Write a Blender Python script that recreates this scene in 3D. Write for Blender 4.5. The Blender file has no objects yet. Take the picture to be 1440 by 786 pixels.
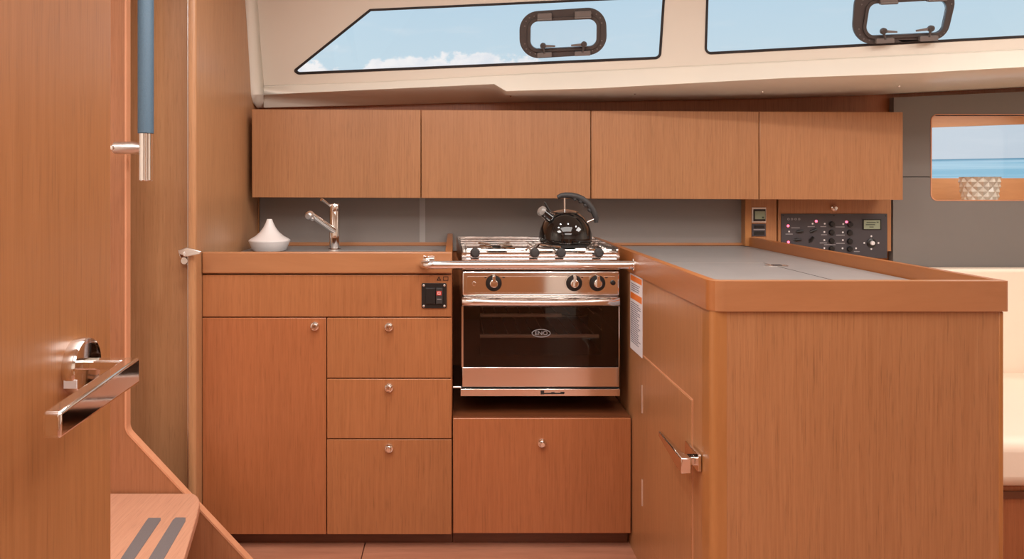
import bpy, bmesh, math, random
from mathutils import Vector, Matrix
from mathutils.geometry import tessellate_polygon
random.seed(4)
PI = math.pi
scene = bpy.context.scene
C = scene.collection
F, CX, CY, EYE = 1050.0, 640.0, 262.0, 1.05

# ------------------------------------------------------------------ geometry helpers
def P(px, py, Y):
    return Vector(((px-CX)*Y/F, Y, EYE-(py-CY)*Y/F))
def PX(px, py, X):
    Y = F*X/(px-CX)
    return Vector((X, Y, EYE-(py-CY)*Y/F))
def PZ(px, py, z):
    Y = F*(EYE-z)/(py-CY)
    return Vector(((px-CX)*Y/F, Y, z))
def PP(px, py, p0, n):
    d = Vector(((px-CX)/F, 1.0, -(py-CY)/F)); o = Vector((0, 0, EYE))
    return o + d*((p0-o).dot(n)/d.dot(n))

def setp(o, **k):
    for a, b in k.items():
        if b is not None: o[a] = b
def link(o): C.objects.link(o); return o

def thing(name, label, cat, loc, group=None):
    o = bpy.data.objects.new(name, None); o.empty_display_size = .05
    o.location = loc; link(o); setp(o, label=label, category=cat, group=group)
    bpy.context.view_layer.update()
    return o

def obj(name, bm, mat, parent=None, smooth=False, bevel=0, seg=2, label=None, subsurf=0):
    bmesh.ops.recalc_face_normals(bm, faces=bm.faces)
    me = bpy.data.meshes.new(name); bm.to_mesh(me); bm.free()
    for m in (mat if isinstance(mat, (list, tuple)) else [mat]): me.materials.append(m)
    o = bpy.data.objects.new(name, me); link(o)
    if smooth:
        for p in me.polygons: p.use_smooth = True
        try:
            me.set_sharp_from_angle(angle=math.radians(40))
        except Exception: pass
    if parent is not None:
        o.parent = parent
        if parent.type == 'EMPTY':
            o.matrix_parent_inverse = Matrix.Translation(-parent.location)
    if bevel:
        b = o.modifiers.new('bevel', 'BEVEL'); b.width = bevel; b.segments = seg; b.limit_method = 'ANGLE'; b.angle_limit = math.radians(35)
        b.harden_normals = False
        for p in me.polygons: p.use_smooth = True
        try: me.set_sharp_from_angle(angle=math.radians(60))
        except Exception: pass
    if subsurf:
        s = o.modifiers.new('sub', 'SUBSURF'); s.levels = s.render_levels = subsurf
    if label: o['label'] = label
    return o

def own(o, label, cat, group=None):       # a top-level thing that is one mesh: origin to its own base
    me = o.data
    xs = [v.co.x for v in me.vertices]; ys = [v.co.y for v in me.vertices]; zs = [v.co.z for v in me.vertices]
    c = Vector(((min(xs)+max(xs))/2, (min(ys)+max(ys))/2, min(zs)))
    me.transform(Matrix.Translation(-c)); o.location = c
    setp(o, label=label, category=cat, group=group); return o
def struct(o, label=None):
    o['kind'] = 'structure'
    if label: o['label'] = label
    return o

def add_box(bm, x0, x1, y0, y1, z0, z1):
    vs = [bm.verts.new((x, y, z)) for x in (x0, x1) for y in (y0, y1) for z in (z0, z1)]
    for f in ((0,1,3,2),(4,6,7,5),(0,4,5,1),(2,3,7,6),(0,2,6,4),(1,5,7,3)):
        bm.faces.new([vs[i] for i in f])
def box(x0, x1, y0, y1, z0, z1):
    bm = bmesh.new(); add_box(bm, x0, x1, y0, y1, z0, z1); return bm

def add_plate(bm, loops, vec):
    """loops: list of coplanar 3D outlines, first the outer one, then holes; extruded by vec."""
    vec = Vector(vec)
    flat = [p for l in loops for p in l]
    tris = tessellate_polygon([[Vector(p) for p in l] for l in loops])
    a = [bm.verts.new(p) for p in flat]; b = [bm.verts.new(Vector(p)+vec) for p in flat]
    for t in tris:
        try:
            bm.faces.new([a[i] for i in t]); bm.faces.new([b[i] for i in reversed(t)])
        except ValueError: pass
    k = 0
    for l in loops:
        n = len(l)
        for i in range(n):
            j = (i+1) % n
            bm.faces.new((a[k+i], a[k+j], b[k+j], b[k+i]))
        k += n
def plate(loops, vec):
    bm = bmesh.new(); add_plate(bm, loops, vec); return bm

def add_prism(bm, pts, vec):              # one simple outline as two n-gons and its sides
    vec = Vector(vec); a = [bm.verts.new(p) for p in pts]; b = [bm.verts.new(Vector(p)+vec) for p in pts]
    bm.faces.new(a); bm.faces.new(list(reversed(b)))
    n = len(pts)
    for i in range(n):
        j = (i+1) % n; bm.faces.new((a[i], a[j], b[j], b[i]))

def round_poly(pts, radii, n=7):
    """pts: 2D polygon; radii per corner -> outline with arcs"""
    out = []; m = len(pts)
    if not isinstance(radii, (list, tuple)): radii = [radii]*m
    for i in range(m):
        p = Vector(pts[i]); a = Vector(pts[i-1])-p; b = Vector(pts[(i+1) % m])-p
        r = radii[i]
        if r <= 0: out.append(tuple(p)); continue
        la, lb = a.length, b.length; a.normalize(); b.normalize()
        ang = a.angle(b); t = min(r/math.tan(ang/2), la*.49, lb*.49)
        p1, p2 = p+a*t, p+b*t
        for k in range(n+1):               # quadratic/circular blend
            u = k/n
            rr = t*math.tan(ang/2)
            c = p+(a+b).normalized()*(rr/math.sin(ang/2))
            v1, v2 = p1-c, p2-c
            s = v1.angle(v2)
            q = c+(v1*math.sin((1-u)*s)+v2*math.sin(u*s))/math.sin(s)
            out.append((q.x, q.y))
    return out
def offset_poly(pts, d):                  # inset (d>0) of a polygon, either winding
    m = len(pts); area = sum(pts[i-1][0]*pts[i][1]-pts[i][0]*pts[i-1][1] for i in range(m))
    sg = 1 if area > 0 else -1; out = []
    for i in range(m):
        p = Vector(pts[i]); a = (p-Vector(pts[i-1])).normalized(); b = (Vector(pts[(i+1) % m])-p).normalized()
        na = Vector((-a.y, a.x))*sg; nb = Vector((-b.y, b.x))*sg
        bis = na+nb; bis = bis/ (bis.length_squared/2) if bis.length_squared > 1e-9 else na
        q = p+bis*d; out.append((q.x, q.y))
    return out

def add_tube(bm, pts, rad, n=12, caps=True, closed=False):
    pts = [Vector(p) for p in pts]; m = len(pts)
    rads = rad if isinstance(rad, (list, tuple)) else [rad]*m
    rings = []; prev = None
    for i, p in enumerate(pts):
        if closed: t = (pts[(i+1) % m]-pts[i-1])
        else: t = (pts[min(i+1, m-1)]-pts[max(i-1, 0)])
        t.normalize()
        if prev is None:
            u = t.orthogonal().normalized()
        else:
            u = prev-t*prev.dot(t); u.normalize()
        prev = u; v = t.cross(u)
        rings.append([bm.verts.new(p+(u*math.cos(2*PI*k/n)+v*math.sin(2*PI*k/n))*rads[i]) for k in range(n)])
    for i in range(m if closed else m-1):
        a, b = rings[i], rings[(i+1) % m]
        for k in range(n):
            bm.faces.new((a[k], a[(k+1) % n], b[(k+1) % n], b[k]))
    if caps and not closed:
        bm.faces.new(list(reversed(rings[0]))); bm.faces.new(rings[-1])
def tube(pts, rad, n=12):
    bm = bmesh.new(); add_tube(bm, pts, rad, n); return bm

def add_lathe(bm, prof, c, axis=(0, 0, 1), n=32):
    """prof: (radius, distance along axis)"""
    ax = Vector(axis).normalized(); u = ax.orthogonal().normalized(); v = ax.cross(u); c = Vector(c)
    rings = []
    for r, h in prof:
        if r < 1e-6: rings.append([bm.verts.new(c+ax*h)])
        else: rings.append([bm.verts.new(c+ax*h+(u*math.cos(2*PI*k/n)+v*math.sin(2*PI*k/n))*r) for k in range(n)])
    for a, b in zip(rings, rings[1:]):
        for k in range(n):
            j = (k+1) % n
            if len(a) == 1 and len(b) == 1: continue
            if len(a) == 1: bm.faces.new((a[0], b[k], b[j]))
            elif len(b) == 1: bm.faces.new((a[k], a[j], b[0]))
            else: bm.faces.new((a[k], a[j], b[j], b[k]))
    if len(rings[0]) > 1: bm.faces.new(list(reversed(rings[0])))
    if len(rings[-1]) > 1: bm.faces.new(rings[-1])
def lathe(prof, c, axis=(0, 0, 1), n=32):
    bm = bmesh.new(); add_lathe(bm, prof, c, axis, n); return bm
def disc(r, h, c, axis, n=24, e=.15):     # a small turned disc with a softened rim
    return lathe([(r, 0), (r, h*(1-e)), (r*(1-e), h), (0, h)], c, axis, n)

def text_mesh(name, body, size, mat, parent, loc, rot=(PI/2, 0, 0), depth=.0004, sx=1.0):
    cu = bpy.data.curves.new(name, 'FONT'); cu.body = body; cu.size = size; cu.extrude = depth
    cu.align_x = 'CENTER'; cu.align_y = 'CENTER'
    t = bpy.data.objects.new(name, cu); link(t)
    t.rotation_euler = rot; t.location = loc; t.scale = (sx, 1, 1)
    bpy.context.view_layer.update()
    me = bpy.data.meshes.new_from_object(t.evaluated_get(bpy.context.evaluated_depsgraph_get()))
    me.transform(t.matrix_world); bpy.data.objects.remove(t)
    me.materials.clear(); me.materials.append(mat); me.name = name
    o = bpy.data.objects.new(name, me); link(o)
    if parent is not None:
        o.parent = parent
        if parent.type == 'EMPTY': o.matrix_parent_inverse = Matrix.Translation(-parent.location)
    return o

# ------------------------------------------------------------------ materials
def lin(r, g, b):
    f = lambda c: (c/255/12.92) if c/255 <= .04045 else ((c/255+.055)/1.055)**2.4
    return (f(r), f(g), f(b), 1)
def mat(name, col, rough=.5, metal=0, coat=0, bump=0, bscale=200, spec=.5, emis=None, estr=0, var=0):
    m = bpy.data.materials.new(name); m.use_nodes = True; nt = m.node_tree; b = nt.nodes['Principled BSDF']
    b.inputs['Base Color'].default_value = col; b.inputs['Roughness'].default_value = rough; b.inputs['Metallic'].default_value = metal
    b.inputs['Coat Weight'].default_value = coat; b.inputs['Specular IOR Level'].default_value = spec
    if emis: b.inputs['Emission Color'].default_value = emis; b.inputs['Emission Strength'].default_value = estr
    tc = nt.nodes.new('ShaderNodeTexCoord'); nz = nt.nodes.new('ShaderNodeTexNoise'); nz.inputs['Scale'].default_value = bscale; nz.inputs['Detail'].default_value = 4
    nt.links.new(tc.outputs['Object'], nz.inputs['Vector'])
    if bump:
        bp = nt.nodes.new('ShaderNodeBump'); bp.inputs['Strength'].default_value = bump; bp.inputs['Distance'].default_value = .001
        nt.links.new(nz.outputs['Fac'], bp.inputs['Height']); nt.links.new(bp.outputs['Normal'], b.inputs['Normal'])
    if var:
        mx = nt.nodes.new('ShaderNodeMix'); mx.data_type = 'RGBA'
        mx.inputs['A'].default_value = tuple(c*(1-var) for c in col[:3])+(1,); mx.inputs['B'].default_value = tuple(min(1, c*(1+var)) for c in col[:3])+(1,)
        nt.links.new(nz.outputs['Fac'], mx.inputs['Factor']); nt.links.new(mx.outputs['Result'], b.inputs['Base Color'])
    return m

def wood(name, dark, light, along='Z', rough=.36, coat=.12, across=210, length=5, fleck=.20, figure=False):
    m = bpy.data.materials.new(name); m.use_nodes = True; nt = m.node_tree; N = nt.nodes; L = nt.links; b = N['Principled BSDF']
    tc = N.new('ShaderNodeTexCoord'); oi = N.new('ShaderNodeObjectInfo')
    off = N.new('ShaderNodeVectorMath'); off.operation = 'ADD'
    sc = N.new('ShaderNodeMath'); sc.operation = 'MULTIPLY'; sc.inputs[1].default_value = 7.0
    L.new(oi.outputs['Random'], sc.inputs[0]); L.new(tc.outputs['Object'], off.inputs[0]); L.new(sc.outputs[0], off.inputs[1])
    def nz(a, l, det, rgh=.6, dist=0):
        mp = N.new('ShaderNodeMapping'); s = [a, a, a]; s['XYZ'.index(along)] = l
        mp.inputs['Scale'].default_value = s; L.new(off.outputs[0], mp.inputs['Vector'])
        t = N.new('ShaderNodeTexNoise'); t.inputs['Scale'].default_value = 1; t.inputs['Detail'].default_value = det
        t.inputs['Roughness'].default_value = rgh; t.inputs['Distortion'].default_value = dist
        L.new(mp.outputs['Vector'], t.inputs['Vector']); return t
    g = nz(across, length, 5, .65, .8 if figure else 0)
    ramp = N.new('ShaderNodeValToRGB'); ramp.color_ramp.elements[0].position = .18; ramp.color_ramp.elements[1].position = .82
    ramp.color_ramp.elements[0].color = dark; ramp.color_ramp.elements[1].color = light
    L.new(g.outputs['Fac'], ramp.inputs['Fac'])
    f = nz(420, 14, 2)
    fr = N.new('ShaderNodeMapRange'); fr.inputs['From Min'].default_value = .56; fr.inputs['From Max'].default_value = .70
    fr.inputs['To Min'].default_value = 0; fr.inputs['To Max'].default_value = fleck
    L.new(f.outputs['Fac'], fr.inputs['Value'])
    w = nz(3.2, .35, 2)
    wr = N.new('ShaderNodeMapRange'); wr.inputs['From Min'].default_value = .3; wr.inputs['From Max'].default_value = .7
    wr.inputs['To Min'].default_value = .93; wr.inputs['To Max'].default_value = 1.06
    L.new(w.outputs['Fac'], wr.inputs['Value'])
    sub = N.new('ShaderNodeMath'); sub.operation = 'SUBTRACT'; L.new(wr.outputs['Result'], sub.inputs[0]); L.new(fr.outputs['Result'], sub.inputs[1])
    mul = N.new('ShaderNodeVectorMath'); mul.operation = 'SCALE'; L.new(ramp.outputs['Color'], mul.inputs[0]); L.new(sub.outputs[0], mul.inputs['Scale'])
    L.new(mul.outputs[0], b.inputs['Base Color'])
    b.inputs['Roughness'].default_value = rough; b.inputs['Coat Weight'].default_value = coat; b.inputs['Coat Roughness'].default_value = .22
    bp = N.new('ShaderNodeBump'); bp.inputs['Strength'].default_value = .06; bp.inputs['Distance'].default_value = .001
    L.new(f.outputs['Fac'], bp.inputs['Height']); L.new(bp.outputs['Normal'], b.inputs['Normal'])
    return m

def glass(name, tint=(1, 1, 1, 1), base=.04, rough=0.0):
    m = bpy.data.materials.new(name); m.use_nodes = True; nt = m.node_tree; N = nt.nodes; L = nt.links; N.clear()
    o = N.new('ShaderNodeOutputMaterial'); mx = N.new('ShaderNodeMixShader'); t = N.new('ShaderNodeBsdfTransparent'); g = N.new('ShaderNodeBsdfGlossy')
    fr = N.new('ShaderNodeFresnel'); fr.inputs['IOR'].default_value = 1.35 if base < .05 else 1.5
    t.inputs['Color'].default_value = tint; g.inputs['Roughness'].default_value = rough
    L.new(fr.outputs[0], mx.inputs[0]); L.new(t.outputs[0], mx.inputs[1]); L.new(g.outputs[0], mx.inputs[2]); L.new(mx.outputs[0], o.inputs[0])
    return m

V_D, V_L = lin(155, 103, 65), lin(180, 127, 86)
M = {}
M['veneer'] = wood('veneer_upright', V_D, V_L, 'Z')
M['veneer_lit'] = wood('veneer_bulkhead_lit', lin(170, 120, 80), lin(192, 143, 102), 'Z')  # veneer copy made lighter, standing in for light on bulkhead and door panel
M['veneer_mid'] = wood('veneer_drawers', lin(150, 93, 54), lin(176, 114, 72), 'Z')  # drawer fronts: redder lighting of the lower cabinets put into the colour
M['veneer_deep'] = wood('veneer_deep', lin(150, 88, 50), lin(176, 108, 68), 'Z')  # darker, redder veneer copy with the lower cabinets' lighting in its colour
M['veneer_door'] = wood('veneer_door', lin(143, 92, 53), lin(167, 112, 70), 'Z', across=170, length=4)
M['solid_x'] = wood('solid_wood_across', lin(158, 104, 66), lin(175, 120, 80), 'X', across=16, length=3, fleck=.03, figure=True, coat=.3)
M['solid_y'] = wood('solid_wood_fore_aft', lin(150, 88, 44), lin(170, 106, 56), 'Y', across=16, length=3, fleck=.03, figure=True, coat=.3)
M['solid_z'] = wood('solid_wood_post', lin(158, 102, 54), lin(178, 120, 70), 'Z', across=22, length=3, fleck=.03, figure=True, coat=.3)
M['edge'] = wood('edge_band', lin(206, 142, 106), lin(226, 164, 126), 'Z', across=30, fleck=.04)
M['stair'] = wood('stair_veneer', lin(152, 96, 62), lin(174, 117, 82), 'Z')
M['tread'] = wood('tread_veneer', lin(190, 136, 110), lin(212, 160, 132), 'Y')
M['floor'] = wood('sole_board', lin(160, 104, 80), lin(186, 128, 102), 'X', across=60, rough=.3, coat=.3)
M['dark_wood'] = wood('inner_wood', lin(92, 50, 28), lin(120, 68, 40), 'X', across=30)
M['orange'] = wood('shelf_wood', lin(206, 150, 104), lin(226, 172, 124), 'X', across=30, fleck=.04)
M['liner'] = mat('moulded_liner', lin(228, 221, 208), .36, coat=.15, bump=.02, bscale=60)
M['ceil'] = mat('headlining', lin(232, 224, 212), .8, bump=.1, bscale=150)
M['grey_panel'] = mat('grey_panel', lin(123, 118, 114), .42, bump=.03, bscale=400, var=.03)
M['splash'] = mat('splash_grey', lin(140, 132, 127), .24, var=.02)
M['joint'] = mat('splash_joint', lin(160, 154, 150), .3)
M['worktop'] = mat('worktop_grey', lin(144, 143, 143), .34, var=.10, bscale=14, bump=.01)
M['chrome'] = mat('chrome', (.86, .84, .82, 1), .06, 1)
M['steel'] = mat('polished_steel', (.82, .79, .77, 1), .12, 1, bump=.02, bscale=30)
M['brushed'] = mat('brushed_steel', (.82, .81, .80, 1), .32, 1, bump=.05, bscale=300)
M['shelf'] = mat('oven_shelf_steel', (.85, .82, .79, 1), .3, 0)
M['whistle'] = mat('grey_whistle', lin(150, 146, 142), .3, .3)
M['black'] = mat('black_plastic', lin(28, 26, 26), .4, bump=.05)
M['gloss_black'] = mat('black_enamel', lin(14, 13, 13), .07, coat=.6)
M['rubber'] = mat('dark_grip', lin(52, 50, 50), .55, bump=.1)
M['frame'] = mat('porthole_frame', lin(74, 68, 66), .38, bump=.08, bscale=250)
M['frame_lt'] = mat('porthole_hinge', lin(116, 108, 104), .4)
M['gasket'] = mat('gasket', lin(38, 34, 34), .55)
M['white'] = mat('white_ceramic', lin(238, 232, 230), .35, coat=.2)
M['cream'] = mat('cream_leather', lin(244, 226, 206), .5, bump=.12, bscale=120)
M['pot'] = mat('quilted_ceramic', lin(232, 226, 212), .3, coat=.3)
M['leather'] = mat('blue_leather', lin(74, 98, 116), .55, bump=.5, bscale=260, var=.14)
M['strip'] = mat('grit_strip', lin(112, 104, 104), .9, bump=.8, bscale=700, var=.2)
M['panel_dark'] = mat('instrument_face', lin(66, 62, 66), .45, var=.03)
M['mark'] = mat('white_print', lin(226, 222, 222), .5)
M['mark_dim'] = mat('dim_print', lin(150, 146, 148), .5)
M['led'] = mat('red_lamp', lin(255, 60, 80), .3, emis=(1, .12, .2, 1), estr=3.5)
M['lcd'] = mat('lcd_glass', lin(150, 162, 138), .25)
M['lcd_text'] = mat('lcd_print', lin(70, 80, 66), .4)
M['red'] = mat('red_switch', lin(210, 62, 50), .4)
M['paper'] = mat('paper_label', lin(226, 222, 226), .6)
M['paper_orange'] = mat('orange_print', lin(226, 120, 40), .6)
M['paper_text'] = mat('grey_print', lin(132, 130, 142), .6)
M['oven_in'] = mat('oven_enamel', lin(70, 44, 32), .3)
M['frit'] = mat('glass_frit', lin(22, 14, 12), .25)
M['pane'] = glass('clear_pane')
M['oven_glass'] = glass('oven_glass', (.66, .58, .53, 1), .1)
M['niche'] = M['dark_wood']

# ------------------------------------------------------------------ room shell
FZ = -.04
# sole boards: one floor with planks in its mesh
bm = bmesh.new()
edges = [-1.7, -1.1, -.275, .6, 1.3, 2.0, 3.3]
for a, b in zip(edges, edges[1:]):
    add_box(bm, a+.001, b-.001, -1.6, 2.95, FZ-.03, FZ)
add_box(bm, -1.7, 3.3, -1.6, 2.95, FZ-.06, FZ-.031)
struct(obj('floor', bm, M['floor'], bevel=.001, seg=1))
struct(obj('ceiling', box(-1.7, 3.3, -1.6, 2.78, 1.95, 2.0), M['ceil']))
struct(obj('wall_left', box(-1.7, -1.64, -1.6, 2.3, FZ, 1.95), M['ceil']))
struct(obj('wall_right', box(3.2, 3.3, -1.6, 3.3, FZ, 1.95), M['ceil']))
struct(obj('wall_front', box(-1.7, 3.3, -1.66, -1.6, .95, 1.95), M['ceil']))
struct(obj('trim_3', box(-1.7, 3.3, -1.66, -1.59, FZ, .949), M['veneer']))
Hx0, Hx1, Hz0, Hz1 = 1.74, 2.74, .93, 1.385
struct(obj('wall_back', plate([[(-.8, 2.9, FZ), (3.2, 2.9, FZ), (3.2, 2.9, 1.47), (-.8, 2.9, 1.47)],
                               [(Hx0, 2.9, Hz0), (Hx1, 2.9, Hz0), (Hx1, 2.9, Hz1), (Hx0, 2.9, Hz1)]], (0, .03, 0)), M['veneer_deep']))
# bulkhead beside the galley and its rounded leading edge
Xb = -.761
prof = round_poly([(-.785, 2.19), (Xb, 2.19), (Xb, 2.93), (-.785, 2.93)], [.006, .012, 0, 0])
struct(obj('wall_bulkhead', plate([[(x, y, FZ) for x, y in prof]], (0, 0, 1.99)), M['veneer_lit'], smooth=True), 'wood veneer bulkhead at the end of the sink counter')
struct(obj('trim_1', box(-.7885, -.7855, 2.20, 2.22, FZ, 1.95), M['brushed']), 'thin metal strip along the bulkhead edge')
# locker door facing the camera behind the companionway
d2 = struct(obj('door_2', box(-1.62, -.803, 2.25, 2.275, FZ, 1.95), M['veneer_lit'], bevel=.003), 'wood veneer door panel behind the companionway steps')
lt = obj('door_latch', disc(.017, .012, P(262, 357, 2.246), (0, -1, 0)), M['chrome'], d2, smooth=True)
bm = bmesh.new()
add_tube(bm, [P(261, 357, 2.235), P(261, 357, 2.176)], .0085, 14)
add_prism(bm, [P(250, 352, 2.182), P(262, 348, 2.172), P(283, 353.5, 2.166), P(281, 357.5, 2.166), P(263, 361, 2.172), P(251, 357, 2.182)], (0, .008, 0))
obj('latch_lever', bm, M['brushed'], lt, bevel=.002)
bm = lathe([(0, 0), (.011, 0), (.013, .004), (.013, .014), (.010, .018), (0, .018)], P(262, 366, 2.246), (0, -1, 0), 20)
obj('latch_button', bm, M['chrome'], lt, smooth=True)

struct(obj('reflection_panel', box(.74, .99, -1.59, -1.575, FZ, .94), M['ceil'], bevel=.004), 'unseen pale panel added for its reflection in the stove front')  # unseen panel, added so the stove front has something pale to reflect
# ---- moulded coachroof liner with the side windows
def interp(tab, x):
    if x <= tab[0][0]: (x0, y0), (x1, y1) = tab[0], tab[1]
    elif x >= tab[-1][0]: (x0, y0), (x1, y1) = tab[-2], tab[-1]
    else:
        for (x0, y0), (x1, y1) in zip(tab, tab[1:]):
            if x0 <= x <= x1: break
    return y0+(y1-y0)*(x-x0)/(x1-x0)
tD = [(372, 120.5), (520, 115.5), (640, 109), (745, 103), (870, 97.5), (1214, 80), (1440, 69), (1800, 51)]
tCl = [(371, 133), (696, 118)]
tCr = [(712, 128), (840, 124), (1107, 109.5), (1285, 103), (1440, 94), (1800, 74)]
tEl = [(371, 139), (640, 131.5), (695, 130.5)]
tEr = [(711, 136), (840, 135.5), (1090, 130.5), (1285, 122), (1440, 112), (1800, 90)]
tB = [(364, 151.5), (520, 147.5), (640, 144), (840, 142), (1070, 137.5), (1250, 131), (1440, 121), (1800, 100)]
W0 = Vector((0, 2.74, 1.44)); LEAN = .33
WN = Vector((.15, 1, LEAN)).normalized()          # plane of the windows, leaning in at the top
WP = lambda x, y: PP(x, y, W0, WN)
XE = 1800
xs = [371, 430, 520, 580, 640, 695, 712, 745, 840, 870, 980, 1107, 1200, 1285, 1360, 1440, 1560, XE]
bm = bmesh.new(); rows = []
for x in xs:
    left = x < 703
    yC = interp(tCl if left else tCr, x); yE = interp(tEl if left else tEr, x)
    d = WP(x, interp(tD, x)); c = P(x, yC, d.y-(.03 if left else .055)); YB = 2.87-.07*max(0, min(1, (x-640)/800)); e = P(x, yE, c.y+(YB-c.y)*(.66 if left else .6))
    c1 = c+Vector((0, .008, -.004)); d1 = d+(c-d)*.12; d0 = d
    b = P(x, interp(tB, x), YB); b2 = b+Vector((0, .11, .004))
    rows.append([bm.verts.new(q) for q in (d0, d1, c, c1, e, b, b2)])
for r0, r1 in zip(rows, rows[1:]):
    for k in range(6): bm.faces.new((r0[k], r1[k], r1[k+1], r0[k+1]))
# return at the left end, against the bulkhead
Xl = Xb+.002
outer = [PX(354, y, Xl) if False else None for y in ()]
inn = [WP(358, -160), WP(362, 0), WP(367, 70), WP(370.5, 112)]
out = [PX(334, -160, Xl), PX(345, 0, Xl), PX(350, 70, Xl), PX(352.5, 112, Xl)]
low_in = [rows[0][0].co, rows[0][2].co, rows[0][4].co, rows[0][5].co]
low_out = [PX(353, 121, Xl), PX(353.4, 133, Xl), PX(356, 144, Xl), P(362, 151.5, 2.83)]
I = [bm.verts.new(q) for q in inn+[Vector(q) for q in low_in]]; O = [bm.verts.new(q) for q in out+low_out]
Mi = [bm.verts.new((a.co*.45+b.co*.55)+Vector((.003, -.004, 0))) for a, b in zip(I, O)]
for A_, B_ in ((I, Mi), (Mi, O)):
    for k in range(len(I)-1): bm.faces.new((A_[k], A_[k+1], B_[k+1], B_[k]))
bmesh.ops.remove_doubles(bm, verts=bm.verts, dist=1e-5)
liner = struct(obj('wall_upper', bm, M['liner'], smooth=True), 'cream moulded liner below the cabin side windows')
liner.modifiers.new('solid', 'SOLIDIFY').thickness = -.006

win1 = [(411.5, 99.5), (520, 12.5), (935.5, -6.5), (929.5, 83), (419, 105)]
win2 = [(993.5, -20), (1700, -60), (1700, 39.5), (990.5, 77)]
rad1, rad2 = [9, 3, 3, 9, 9], [3, 3, 6, 9]
def wloop(poly, rad, inset):
    q = offset_poly(poly, inset); return [WP(x, y) for x, y in round_poly(q, [max(.5, r-inset) for r in rad])]
outl = [WP(x, interp(tD, x)) for x in xs]
outl += [WP(XE, -170), WP(358, -170), WP(362, 0), WP(367, 70)]
panel = struct(obj('wall_side', plate([outl, wloop(win1, rad1, 1.2), wloop(win2, rad2, 1.2)], WN*.022), M['liner']), 'cream cabin side panel around the two long windows')
for i, (poly, rad) in enumerate(((win1, rad1), (win2, rad2)), 1):
    o = struct(obj(f'window_{i}', plate([wloop(poly, rad, 1.3)], WN*.004), M['pane']))
    o.data.transform(Matrix.Translation(WN*.006))
    obj('gasket', plate([[p-WN*.0016 for p in wloop(poly, rad, 0)], [p-WN*.0016 for p in wloop(poly, rad, 3.4)]], WN*.0075), M['gasket'], o)
# screw caps under the liner lip
for x, y in ((718, 134.2), (893, 131), (1072, 128.7), (1265, 121)):
    yc = WP(x, interp(tD, x)).y-.055; YB = 2.87-.07*max(0, min(1, (x-640)/800)); k = (y-interp(tCr, x))/(interp(tEr, x)-interp(tCr, x)); yy = yc+(YB-yc)*.6*k
    o = obj('screw_cap', disc(.0042, .003, P(x, y, yy)+Vector((0, .002, 0)), (0, -.6, -.8), 12), M['chrome'], liner, smooth=True)

# ------------------------------------------------------------------ opening portholes
def porthole(name, label, oc, ic, hinges, lowers, knobs, ro, ri):
    base = WP(sum(p[0] for p in oc)/4, max(p[1] for p in oc))
    t = thing(name, label, 'porthole', base, 'opening portholes in the side windows')
    op = round_poly(oc, ro, 10); ip = round_poly(ic, ri, 10)
    mid = offset_poly(oc, 4); mp = round_poly(mid, [r-3 for r in ro], 10)
    mi = offset_poly(ic, -4.5); mip = round_poly(mi, [r+4 for r in ri], 10)
    L_ = lambda pts, d: [WP(x, y)-WN*d for x, y in pts]
    bm = bmesh.new()
    add_plate(bm, [L_(op, .010), L_(mip, .010)], WN*.012)
    obj('frame', bm, M['frame'], t, bevel=.004, seg=3)
    bm = bmesh.new(); add_plate(bm, [L_(mip, .016), L_(ip, .016)], WN*.018)
    obj('inner_frame', bm, M['frame'], t, bevel=.002)
    obj('pane', plate([L_(ip, .006)], WN*.003), M['pane'], t)
    for (x0, y0, x1, y1) in hinges:
        h = obj('hinge', plate([L_(round_poly([(x0, y0), (x1, y0-1), (x1, y1-1), (x0, y1)], 1.2, 3), .026)], WN*.016), M['frame_lt'], t, bevel=.0015)
        obj('hinge_pin', tube([WP(x0, y1-2)-WN*.027, WP(x1, y1-3)-WN*.027], .0035, 10), M['frame_lt'], h, smooth=True)
    for (x0, y0, x1, y1), (kx, ky, lx, ly) in zip(lowers, knobs):
        h = obj('latch', plate([L_(round_poly([(x0, y0), (x1, y0-1), (x1, y1-1), (x0, y1)], 1, 3), .028)], WN*.016), M['frame_lt'], t, bevel=.0015)
        k = lathe([(0, 0), (.0085, 0), (.0105, .004), (.0105, .012), (.006, .016), (0, .016)], WP(kx, ky)-WN*.018, tuple(-WN), 18)
        add_tube(k, [WP(kx, ky+1)-WN*.026, WP((x0+x1)/2, y0+1)-WN*.026], .004, 8)
        obj('latch_knob', k, M['frame'], h, smooth=True)
        dx = 1 if lx > kx else -1
        obj('latch_lever', plate([L_([(kx+dx*3, ky-1.5), (lx, ly-1.2), (lx, ly+1.2), (kx+dx*3, ky+2.5)], .030)], WN*.006), M['frame_lt'], h, bevel=.001)
    for x, y in round_poly([((a[0]+b[0])/2, (a[1]+b[1])/2) for a, b in zip(mid, mi)], 14, 3):
        obj('screw', lathe([(.0028, 0), (.0022, .0016), (0, .0018)], WP(x, y)-WN*.0098, tuple(-WN), 8), M['frame_lt'], t)
    return t
porthole('opening_porthole', 'dark framed opening porthole with clear gap below its frame, above the stove',
         [(730.5, 17), (852, 9), (853.5, 75.5), (731, 83)], [(746.5, 30), (839, 26), (838.5, 64), (746, 68.5)],
         [(756, 18.5, 776, 29), (808, 15.5, 831, 26.5)], [(756, 73, 776, 79.5), (808, 71, 830, 77.5)],
         [(764, 63, 781, 63.5), (821, 61, 803, 62.5)], [27, 26, 27, 27], [11, 11, 11, 11])
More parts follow.
